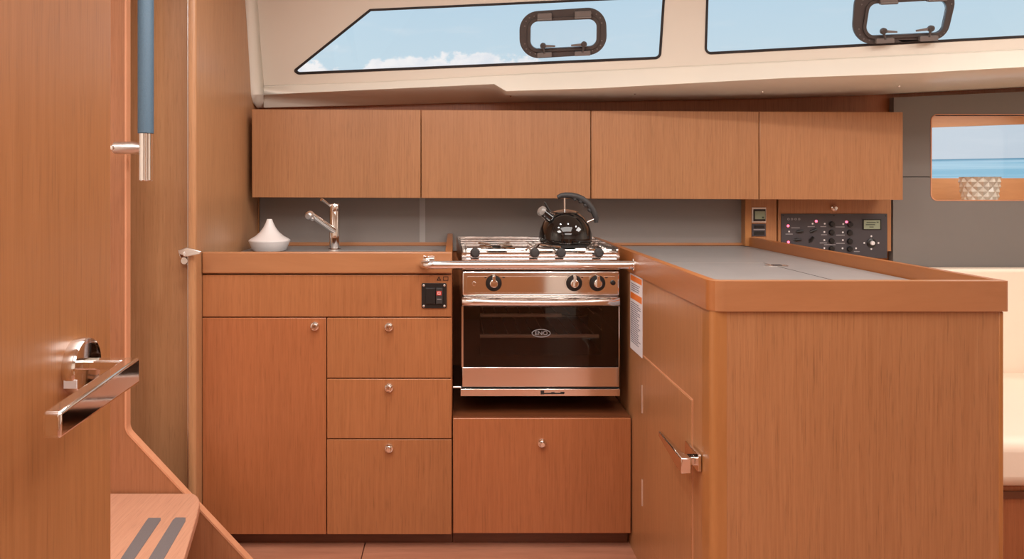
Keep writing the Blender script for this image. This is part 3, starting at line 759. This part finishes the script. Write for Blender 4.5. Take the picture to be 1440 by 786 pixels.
# lever latch on the door
hz = .447
lp = obj('handle_plate', plate([[(Xs-.003, y, z) for y, z in round_poly([(1.605, hz-.012), (1.70, hz-.012), (1.70, hz+.026), (1.605, hz+.026)], .006, 5)]], (-.006, 0, 0)), M['chrome'], pd, bevel=.0015)
obj('handle_neck', box(Xs-.040, Xs-.008, 1.628, 1.652, hz-.006, hz+.012), M['chrome'], lp, bevel=.002)
bm = bmesh.new(); vs = []
for y, zt_, zb2, x0_, x1_ in ((1.612, hz+.016, hz-.018, Xs-.044, Xs-.022), (1.66, hz+.016, hz-.016, Xs-.044, Xs-.030), (1.80, hz+.014, hz+.0005, Xs-.042, Xs-.034)):
    vs.append([bm.verts.new(q) for q in ((x0_, y, zt_), (x1_, y, zt_), (x1_, y, zb2), (x0_, y, zb2))])
for a, b in zip(vs, vs[1:]):
    for k in range(4): bm.faces.new((a[k], a[(k+1) % 4], b[(k+1) % 4], b[k]))
bm.faces.new(vs[0]); bm.faces.new(list(reversed(vs[-1])))
obj('handle', bm, M['chrome'], lp, bevel=.0025, seg=3)
# notice stuck to the side beside the oven
xa = Xs-.0005; ya, yb = PX(903.8, 0, Xs).y, PX(886.8, 0, Xs).y
wl = obj('warning_label', box(xa-.0008, xa, ya, yb, .562, .788), M['paper'], pc, label='white paper notice with orange bands')
for z0_, z1_ in ((.768, .784), (.714, .733)):
    obj('orange_band', box(xa-.0012, xa-.0007, ya+.005, yb-.005, z0_, z1_), M['paper_orange'], wl)
bm = bmesh.new()
z = .761
rnd = random.Random(3)
while z > .585:
    if not (.708 < z < .738):
        e = rnd.uniform(.01, .05); add_box(bm, xa-.0011, xa-.0007, ya+.008+e, yb-.008, z-.0030, z)
    z -= .0062
obj('printed_lines', bm, M['paper_text'], wl)

pw = thing('peninsula_worktop', 'broad grey peninsula worktop with raised wooden edge and fridge lid', 'worktop', (.83, 2.2, .791))
obj('surface', box(.548, 1.123, 1.565, 2.892, .7915, .8198), M['worktop'], pw)
out_ = round_poly([(.527, 2.892), (.527, 1.544), (1.147, 1.544), (1.147, 2.851)], [0, .03, .008, 0], 10)
inn_ = round_poly([(1.124, 2.851), (1.131, 1.566), (.547, 1.566), (.547, 2.892)], [0, .002, .014, 0], 6)
def zt(x, y): return .853
ring = [(x, y, .791) for x, y in out_]+[(x, y, .791) for x, y in inn_]
bm = plate([ring], (0, 0, .063))
ed = obj('raised_edge', bm, [M['solid_y'], M['solid_x']], pw, bevel=.0035, seg=3)
for p in ed.data.polygons:
    if abs(p.normal.y) > .85 or (abs(p.normal.z) > .5 and p.center.y < 1.565): p.material_index = 1
# lid: seam lines of the fridge lid let into the surface and its finger latch
seamx, seamy = .925, 2.236
lid = obj('fridge_lid', box(.5485, seamx-.0025, 1.567, seamy-.003, .8195, .8206), M['worktop'], pw, bevel=.0004)
obj('lid_seam', box(seamx-.0026, seamx+.0014, 1.567, seamy+.001, .8193, .8207), M['rubber'], pw)
obj('lid_seam', box(.5485, seamx-.003, seamy-.0035, seamy+.0045, .8193, .8208), M['joint'], pw)
lc = PZ(1092, 373.5, .8206)
bm = lathe([(0, 0), (.026, 0), (.026, .0012), (.022, .0016), (.020, .0008), (0, .0008)], lc, (0, 0, 1), 24)
for v in bm.verts: v.co.x = lc.x+(v.co.x-lc.x)*1.25
o = obj('lid_latch', bm, M['brushed'], lid, smooth=True)
obj('latch_tongue', box(lc.x-.012, lc.x+.014, lc.y-.007, lc.y+.009, lc.z+.0006, lc.z+.0026), M['gasket'], o, bevel=.0006)

# ------------------------------------------------------------------ instrument locker below the last overhead cabinet
YI = 2.86
def ip_(x, y, dy=0): return P(x, y, YI)+Vector((0, dy, 0))
il = thing('instrument_locker', 'wood faced locker between splashback and grey panel, holding the instruments', 'locker', (1.39, YI, .80))
z0, z1 = .821, 1.006
obj('side_panel', box(P(1056.5, 0, YI).x, P(1092, 0, YI).x, YI, 2.899, z0, z1), M['veneer'], il)
obj('post', box(P(1047, 0, YI).x, P(1056, 0, YI).x, YI-.006, 2.899, z0, z1), M['solid_z'], il, bevel=.002)
dr = obj('door', box(P(1094, 0, YI).x, P(1253, 0, YI).x, YI-.002, YI+.018, z0-.02, z1-.002), M['veneer'], il, bevel=.002)
obj('carcass', box(P(1092.5, 0, YI).x, P(1253.5, 0, YI).x, YI+.019, 2.899, z0-.02, z1), M['dark_wood'], il)
knob(ip_(1172, 292.5, -.002), (0, -1, 0), dr, .0125)
Yq = YI-.002
def iq(x, y, dy=0): return P(x, y, Yq)+Vector((0, -dy, 0))
pn = thing('electrical_switchboard', 'dark grey switchboard with three red lamps and a small display', 'control panel', iq(1172, 363))
rect = lambda x0, y0, x1, y1, d: [iq(x0, y1, d), iq(x1, y1, d), iq(x1, y0, d), iq(x0, y0, d)]
obj('faceplate', plate([rect(1098, 300.5, 1247, 363, 0)], (0, -.004, 0)), M['panel_dark'], pn, bevel=.001)
for x, y in ((1107.5, 317.5), (1147, 311), (1189.5, 312), (1108, 340.3)):
    obj('red_lamp', lathe([(.0048, 0), (.0046, .002), (.003, .004), (0, .0045)], iq(x, y, .004), (0, -1, 0), 14), M['led'], pn, smooth=True)
for x, y in ((1169, 315), (1194.5, 315.5), (1168.5, 326.5), (1194, 327), (1168.5, 338.5), (1194, 339), (1194, 350), (1168.5, 349.5)):
    k = obj('breaker_button', lathe([(.0108, 0), (.0108, .004), (.009, .008), (0, .0085)], iq(x, y, .004), (0, -1, 0), 20), M['black'], pn, smooth=True)
for x, y, a in ((1122, 325.5, .15), (1119, 337, .15), (1141, 325, .5), (1139, 338, 1.1)):
    bm = lathe([(.007, 0), (.007, .003), (0, .0032)], iq(x, y, .004), (0, -1, 0), 16)
    c0 = iq(x, y, .006); dd = Vector((math.cos(a), -.4, math.sin(a)))
    add_tube(bm, [c0-dd*.010, c0, c0+dd*.016], [.003, .0042, .0048], 8)
    obj('toggle', bm, M['black'], pn, smooth=True)
for x, y in ((1109, 325.5), (1142, 314.5), (1159, 314.5), (1185, 315), (1158.5, 326), (1184.5, 326.5), (1158.5, 337.5), (1184.5, 337.5), (1184, 349), (1203, 349), (1158.5, 348.8), (1224.5, 332), (1214.5, 341.5), (1234.5, 341.5), (1224.5, 350)):
    obj('legend_symbol', disc(.0036, .0006, iq(x, y, .0039), (0, -1, 0), 6), M['mark'], pn)
for k, x in enumerate((1108, 1113, 1118, 1123)):
    bm = bmesh.new(); cc = iq(x, 308, .0044); add_tube(bm, [cc+Vector((.0034*math.cos(2*PI*j/10), 0, .0034*math.sin(2*PI*j/10))) for j in range(10)], .0012, 6, closed=True)
    obj('legend_symbol', bm, M['mark_dim'], pn)
for x0_, x1_, y in ((1104, 1114, 329), (1135, 1145, 318.5), (1153, 1161, 318.5), (1174, 1187, 319), (1154, 1162, 330), (1175, 1187, 330.5), (1152, 1162, 341.5), (1175, 1187, 342), (1200, 1208, 353.5), (1112, 1124, 320.3), (1158, 1174, 344)):
    obj('legend_bar', plate([rect(x0_, y-.55, x1_, y+.55, .0041)], (0, -.0004, 0)), M['mark_dim'], pn)
sc1 = obj('display', plate([rect(1212, 308, 1238, 323, .004)], (0, -.003, 0)), M['black'], pn, bevel=.0006)
obj('display_glass', plate([rect(1213.5, 309.5, 1236, 321.8, .0069)], (0, -.0006, 0)), M['lcd'], sc1)
for q in ((1217, 312, 1230, 313.3), (1216, 315, 1229, 316.4), (1221, 318.4, 1227, 319.6), (1231, 311.5, 1234, 313)):
    obj('display_text', plate([rect(*q, .0074)], (0, -.0003, 0)), M['lcd_text'], sc1)
nk = obj('selector_knob', lathe([(.0175, 0), (.0175, .003), (.012, .006), (0, .006)], iq(1224.5, 341.5, .004), (0, -1, 0), 24), M['black'], pn, smooth=True)
obj('selector_cap', lathe([(.0085, 0), (.0075, .007), (0, .009)], iq(1224.5, 341.5, .0095), (0, -1, 0), 20), M['mark'], nk, smooth=True)
for x, y in ((1100.5, 302.8), (1172, 303.2), (1244.5, 303.6)):
    obj('screw', disc(.0025, .001, iq(x, y, .004), (0, -1, 0), 10), M['black'], pn, smooth=True)
bt = thing('battery_monitor', 'small square gauge with pale display beside the instrument panel', 'gauge', ip_(1067, 313))
recti = lambda x0, y0, x1, y1, d: [ip_(x0, y1, -d), ip_(x1, y1, -d), ip_(x1, y0, -d), ip_(x0, y0, -d)]
obj('surround', plate([recti(1057, 291.5, 1077, 313, 0)], (0, -.003, 0)), M['brushed'], bt, bevel=.001)
obj('bezel', plate([recti(1059, 294, 1076, 311, .003)], (0, -.003, 0)), M['black'], bt, bevel=.001)
dg = obj('display', plate([recti(1060.7, 297, 1075, 308, .006)], (0, -.0006, 0)), M['lcd'], bt)
obj('display_text', plate([recti(1070.5, 304.5, 1073.5, 307, .0065)], (0, -.0003, 0)), M['lcd_text'], dg)
rs = thing('rocker_module', 'small dark rocker switch under the square gauge', 'switch', ip_(1067, 332))
obj('surround', plate([recti(1057, 314.5, 1076.5, 332, 0)], (0, -.004, 0)), M['panel_dark'], rs, bevel=.001)
for y0_, y1_ in ((317, 320.5), (325, 330)):
    obj('rocker', plate([recti(1060, y0_, 1074, y1_, .004)], (0, -.003, 0)), M['black'], rs, bevel=.001)
obj('legend_bar', plate([recti(1059, 322, 1075, 323.4, .004)], (0, -.0005, 0)), M['mark_dim'], rs)

# ------------------------------------------------------------------ grey wall panel with the shelf opening
YG = 2.862
gp = thing('grey_wall_panel', 'large grey wall panel with rounded opening above the cream settee', 'panel', (2.3, YG, .72))
sG = F/YG
gx = lambda x: P(x, 0, YG).x
gz = lambda y: P(0, y, YG).z
xr = 3.15; hr = 2.62; r_ = .022
hole = round_poly([(gx(1310), gz(281)), (hr, gz(281)), (hr, gz(162)), (gx(1310), gz(162))], r_, 8)
zs = gz(248.8); lowh = [(x, z) for x, z in hole if z < zs]; uph = [(x, z) for x, z in hole if z >= zs]
lowh.sort(key=lambda p: 0)
# hole runs BL, BR, TR, TL: split it at the seam
bl = [p for p in lowh if p[0] < 2.2]; brr = [p for p in lowh if p[0] >= 2.2]
trr = [p for p in uph if p[0] >= 2.2]; tll = [p for p in uph if p[0] < 2.2]
low = [(gx(1256), gz(381)), (xr, gz(381)), (xr, zs-.0015), (hr, zs-.0015)]+list(reversed(brr))+list(reversed(bl))+[(gx(1310), zs-.0015), (gx(1256), zs-.0015)]
up = [(gx(1256), zs+.0015), (gx(1310), zs+.0015)]+list(reversed(tll))+list(reversed(trr))+[(hr, zs+.0015), (xr, zs+.0015), (xr, gz(113)), (gx(1257), gz(137))]
obj('lower_board', plate([[(x, YG, z) for x, z in low]], (0, .03, 0)), M['grey_panel'], gp)
obj('upper_board', plate([[(x, YG, z) for x, z in up]], (0, .03, 0)), M['grey_panel'], gp)
obj('seam', box(gx(1257), gx(1310)-.001, YG+.004, YG+.028, zs-.006, zs+.006), M['gasket'], gp)
lip_o = round_poly([(gx(1310)-.004, gz(281)-.004), (hr+.004, gz(281)-.004), (hr+.004, gz(162)+.004), (gx(1310)-.004, gz(162)+.004)], r_+.004, 8)
obj('opening_lip', plate([[(x, YG-.002, z) for x, z in lip_o], [(x, YG-.002, z) for x, z in hole]], (0, .034, 0)), M['edge'], gp)
# shelf niche behind it, with the hull window
bm = bmesh.new()
add_box(bm, Hx0-.02, Hx1+.02, 2.905, 3.22, Hz0-.02, Hz0); add_box(bm, Hx0-.02, Hx1+.02, 2.905, 3.22, Hz1, Hz1+.02)
add_box(bm, Hx0-.02, Hx0, 2.905, 3.22, Hz0, Hz1); add_box(bm, Hx1, Hx1+.02, 2.905, 3.22, Hz0, Hz1)
struct(obj('trim_2', bm, M['orange']), 'wooden lining of the shelf opening in the grey wall panel')
YH = 3.2; hx = lambda x: P(x, 0, YH).x; hzz = lambda y: P(0, y, YH).z
wh = [(1.93, hzz(250.5)), (2.66, hzz(250.5)), (2.66, hzz(172)), (1.93, hzz(180.5))]
struct(obj('wall_hull', plate([[(Hx0, YH, Hz0), (Hx1, YH, Hz0), (Hx1, YH, Hz1), (Hx0, YH, Hz1)], [(x, YH, z) for x, z in wh]], (0, .02, 0)), M['orange']))
struct(obj('window_3', plate([[(x, YH+.012, z) for x, z in offset_poly(wh, -.003)]], (0, .004, 0)), M['pane']))
# quilted white pot on the shelf
ypot = 3.04; pxc = P(1377.5, 0, ypot).x; zp = Hz0
def rp(h): return .050+.0160*min(1, h/.14)
bm = bmesh.new(); n = 22; nr = 7; Hh = .158; rings = []
for i in range(2*nr+1):
    h = Hh*i/(2*nr); ring = []
    for k in range(2*n):
        bulge = .0055 if (i+k) % 2 == 0 else -.0015
        if (i % 2) and (k % 2): bulge = .0062
        d_ = .0062 if ((i % 2) == 1 and (k % 2) == 1) or ((i % 2) == 0 and (k % 2) == 0) else -.001
        a = 2*PI*k/(2*n); r0 = rp(h)*1.0+(-.004 if d_ < 0 else .0015)
        # diamonds: centres raised on alternating columns per row
        cellr, cellc = i//2, k//2
        ring.append(bm.verts.new((pxc+r0*math.cos(a), ypot+r0*math.sin(a), zp+h)))
    rings.append(ring)
bm.free()
bm = bmesh.new(); rows_ = 4; cols = 11; vg = {}
def pv(i, k):       # half-row i, half-column k
    key = (i, k % (2*cols))
    if key not in vg:
        h = Hh*i/(2*rows_); a = 2*PI*k/(2*cols)
        vg[key] = bm.verts.new((pxc+rp(h)*math.cos(a), ypot+rp(h)*math.sin(a), zp+h))
    return vg[key]
for i in range(0, 2*rows_+1):
    for k in range(2*cols):
        if (i+k) % 2: continue
        # diamond centred at half-row i with corners above, below, left and right
        h = Hh*i/(2*rows_); a = 2*PI*k/(2*cols); rc = rp(h)+.0075
        cvert = bm.verts.new((pxc+rc*math.cos(a), ypot+rc*math.sin(a), zp+h))
        cs = [(i, k-1), (i+1, k), (i, k+1), (i-1, k)]
        cs_ok = [q for q in cs if 0 <= q[0] <= 2*rows_]
        # corners of a diamond sit at odd parity positions
        for q, w in zip(cs, cs[1:]+cs[:1]):
            if 0 <= q[0] <= 2*rows_ and 0 <= w[0] <= 2*rows_:
                bm.faces.new((cvert, pv(*q), pv(*w)))
bi = [bm.verts.new((pxc+.044*math.cos(2*PI*k/30), ypot+.044*math.sin(2*PI*k/30), zp+.02)) for k in range(30)]
ti = [bm.verts.new((pxc+(rp(Hh)-.006)*math.cos(2*PI*k/30), ypot+(rp(Hh)-.006)*math.sin(2*PI*k/30), zp+Hh)) for k in range(30)]
bo = [bm.verts.new((pxc+rp(0)*math.cos(2*PI*k/30), ypot+rp(0)*math.sin(2*PI*k/30), zp)) for k in range(30)]
to = [bm.verts.new((pxc+(rp(Hh)+.004)*math.cos(2*PI*k/30), ypot+(rp(Hh)+.004)*math.sin(2*PI*k/30), zp+Hh)) for k in range(30)]
for k in range(30):
    j = (k+1) % 30
    bm.faces.new((bi[k], bi[j], ti[j], ti[k])); bm.faces.new((ti[k], ti[j], to[j], to[k]))
bm.faces.new(bi); bm.faces.new(list(reversed(bo)))
o = obj('quilted_pot', bm, M['pot']); own(o, 'white pot with quilted diamond pattern on the window shelf', 'pot')

# ------------------------------------------------------------------ settee
se = thing('settee', 'cream leather settee on a wooden base behind the peninsula', 'sofa', (2.15, 2.4, FZ))
obj('base', box(1.2, 3.15, 2.05, 2.85, FZ, .228), M['veneer_deep'], se, bevel=.002)
obj('seat_cushion', box(1.2, 3.14, 2.02, 2.77, .229, .365), M['cream'], se, bevel=.035, seg=5)
obj('backrest', box(1.2, 3.14, 2.765, 2.856, .345, .742), M['cream'], se, bevel=.012, seg=4)
obj('base_rail', box(1.2, 3.15, 2.043, 2.05, .195, .215), M['dark_wood'], se, bevel=.001)

# ------------------------------------------------------------------ light
def area(name, loc, sx, sy, watts, col=(1, .93, .85), rot=(0, 0, 0)):
    l = bpy.data.lights.new(name, 'AREA'); l.shape = 'RECTANGLE'; l.size = sx; l.size_y = sy; l.energy = watts; l.color = col
    o = bpy.data.objects.new(name, l); o.location = loc; o.rotation_euler = rot; link(o); return o
area('ceiling_lamp_galley', (.3, .9, 1.93), 1.4, .9, 22, (1, .95, .9))
area('fill_light_aft', (.6, -.6, 1.93), 1.6, .8, 24, (1, .95, .9))  # added fill light behind the camera
area('ceiling_lamp_saloon', (2.1, 1.4, 1.93), .8, .8, 22, (1, .95, .9))
area('fill_light_steps', (-.95, .7, 1.93), .6, .6, 17, (1, .95, .9))  # added light to brighten the door panel behind the steps
area('fill_light_side', (-.55, 1.5, 1.93), .12, .12, 6, (1, .96, .92))  # extra light added to lift the dark door panel
area('shelf_fill_light', (2.2, 2.945, 1.375), .7, .06, 2.4, (1, .95, .88))  # invented strip light, added to brighten the shelf niche
def downlight(loc, watts, r=.03):
    l = bpy.data.lights.new('downlight', 'AREA'); l.shape = 'DISK'; l.size = r*2; l.energy = watts; l.color = (1, .95, .9)
    o = bpy.data.objects.new('downlight', l); o.location = loc; link(o)
for p, e in (((-.15, 1.8, 1.92), 6.5), ((.5, 1.7, 1.92), 4), ((1.35, 1.65, 1.92), 5)): downlight(p, e)

# ------------------------------------------------------------------ sky and sea outside
w = bpy.data.worlds.new('World'); scene.world = w; w.use_nodes = True; nt = w.node_tree; N = nt.nodes; L = nt.links; N.clear()
out = N.new('ShaderNodeOutputWorld'); bg = N.new('ShaderNodeBackground'); L.new(bg.outputs[0], out.inputs[0])
tc = N.new('ShaderNodeTexCoord'); sx = N.new('ShaderNodeSeparateXYZ'); L.new(tc.outputs['Generated'], sx.inputs[0])
def mth(op, a, b=None, c=None):
    n = N.new('ShaderNodeMath'); n.operation = op
    for i, v in enumerate((a, b, c)):
        if v is None: continue
        if isinstance(v, (int, float)): n.inputs[i].default_value = v
        else: L.new(v, n.inputs[i])
    return n.outputs[0]
hor = mth('SQRT', mth('ADD', mth('MULTIPLY', sx.outputs['X'], sx.outputs['X']), mth('MULTIPLY', sx.outputs['Y'], sx.outputs['Y'])))
slope = mth('DIVIDE', sx.outputs['Z'], mth('MAXIMUM', hor, .001))
az = mth('ARCTAN2', sx.outputs['X'], sx.outputs['Y'])
def ramp(fac, stops):
    r = N.new('ShaderNodeValToRGB'); e = r.color_ramp.elements
    e[0].position, e[0].color = stops[0]; e[1].position, e[1].color = stops[-1]
    for p, c in stops[1:-1]:
        q = e.new(p); q.color = c
    L.new(fac, r.inputs['Fac']); return r.outputs['Color']
def comb(a, b, c=0.0):
    n = N.new('ShaderNodeCombineXYZ')
    for i, v in enumerate((a, b, c)):
        if isinstance(v, (int, float)): n.inputs[i].default_value = v
        else: L.new(v, n.inputs[i])
    return n.outputs[0]
def noise(vec, scale, det, rg=.55):
    n = N.new('ShaderNodeTexNoise'); n.inputs['Scale'].default_value = scale; n.inputs['Detail'].default_value = det; n.inputs['Roughness'].default_value = rg
    L.new(vec, n.inputs['Vector']); return n.outputs['Fac']
def mixc(f, a, b):
    n = N.new('ShaderNodeMix'); n.data_type = 'RGBA'
    L.new(f, n.inputs['Factor'])
    for s, v in (('A', a), ('B', b)):
        if isinstance(v, tuple): n.inputs[s].default_value = v
        else: L.new(v, n.inputs[s])
    return n.outputs['Result']
def sm(v, a, b):
    n = N.new('ShaderNodeMapRange'); n.interpolation_type = 'SMOOTHSTEP'; n.inputs['From Min'].default_value = a; n.inputs['From Max'].default_value = b
    L.new(v, n.inputs['Value']); return n.outputs['Result']
sky = ramp(slope, [(0.0, lin(205, 217, 229)), (.07, lin(206, 220, 232)), (.16, lin(203, 227, 240)), (.26, lin(192, 221, 240)), (1.0, lin(150, 195, 232))])
v2 = comb(mth('MULTIPLY', az, 1.0), mth('MULTIPLY', slope, 1.3))
n1 = noise(v2, 40, 7, .6); n2 = noise(comb(az, 3.3), 7, 3)
AZ = lambda px: (math.atan((px-640)/1050)+.25)/.45
g_ = lambda v: (v/.2,)*3+(1,)
top = mth('MULTIPLY', ramp(mth('DIVIDE', mth('ADD', az, .25), .45), [(0, g_(.150)), (AZ(425), g_(.170)), (AZ(445), g_(.168)), (AZ(462), g_(.154)), (AZ(500), g_(.152)), (AZ(518), g_(.166)), (AZ(545), g_(.174)),
    (AZ(600), g_(.174)), (AZ(650), g_(.178)), (AZ(690), g_(.184)), (AZ(705), g_(.172)), (AZ(750), g_(.176)), (AZ(775), g_(.158)), (AZ(800), g_(.02)), (1, g_(0))]), .2)
fac = sm(mth('SUBTRACT', mth('ADD', top, mth('MULTIPLY', mth('SUBTRACT', n1, .5), .045)), slope), -.001, .006)
cl = ramp(noise(v2, 30, 5), [(.35, lin(232, 238, 246)), (.6, lin(252, 252, 253))])
col = mixc(fac, sky, cl)
wisp = mth('MULTIPLY', sm(noise(comb(mth('MULTIPLY', az, 1.0), mth('MULTIPLY', slope, 5.0)), 9, 4), .52, .75), .35)
col = mixc(wisp, col, lin(226, 236, 244))
SEA = .0303
sn = noise(comb(mth('MULTIPLY', az, 2.5), mth('MULTIPLY', slope, 140.0)), 1.6, 4)
seac = mixc(sm(sn, .35, .65), lin(146, 198, 224), lin(184, 220, 240))
dk = sm(mth('SUBTRACT', SEA, slope), .0, .0035)
seac = mixc(dk, lin(96, 152, 184), seac)
col = mixc(sm(slope, SEA-.0004, SEA+.0004), seac, col)
L.new(col, bg.inputs['Color']); bg.inputs['Strength'].default_value = 1.0

# ------------------------------------------------------------------ camera and view
cam = bpy.data.cameras.new('Camera'); co = bpy.data.objects.new('Camera', cam); link(co)
co.location = (0, 0, EYE); co.rotation_euler = (PI/2, 0, 0)
cam.sensor_width = 36; cam.lens = 36*F/1440; cam.shift_x = (720-CX)/1440; cam.shift_y = -(393-CY)/1440
cam.clip_start = .02
scene.camera = co
vs = scene.view_settings; vs.view_transform = 'Standard'; vs.look = 'None'; vs.gamma = 1; vs.exposure = -.08; vs.use_curve_mapping = False
scene.cycles.use_denoising = True
scene.cycles.sample_clamp_indirect = 6
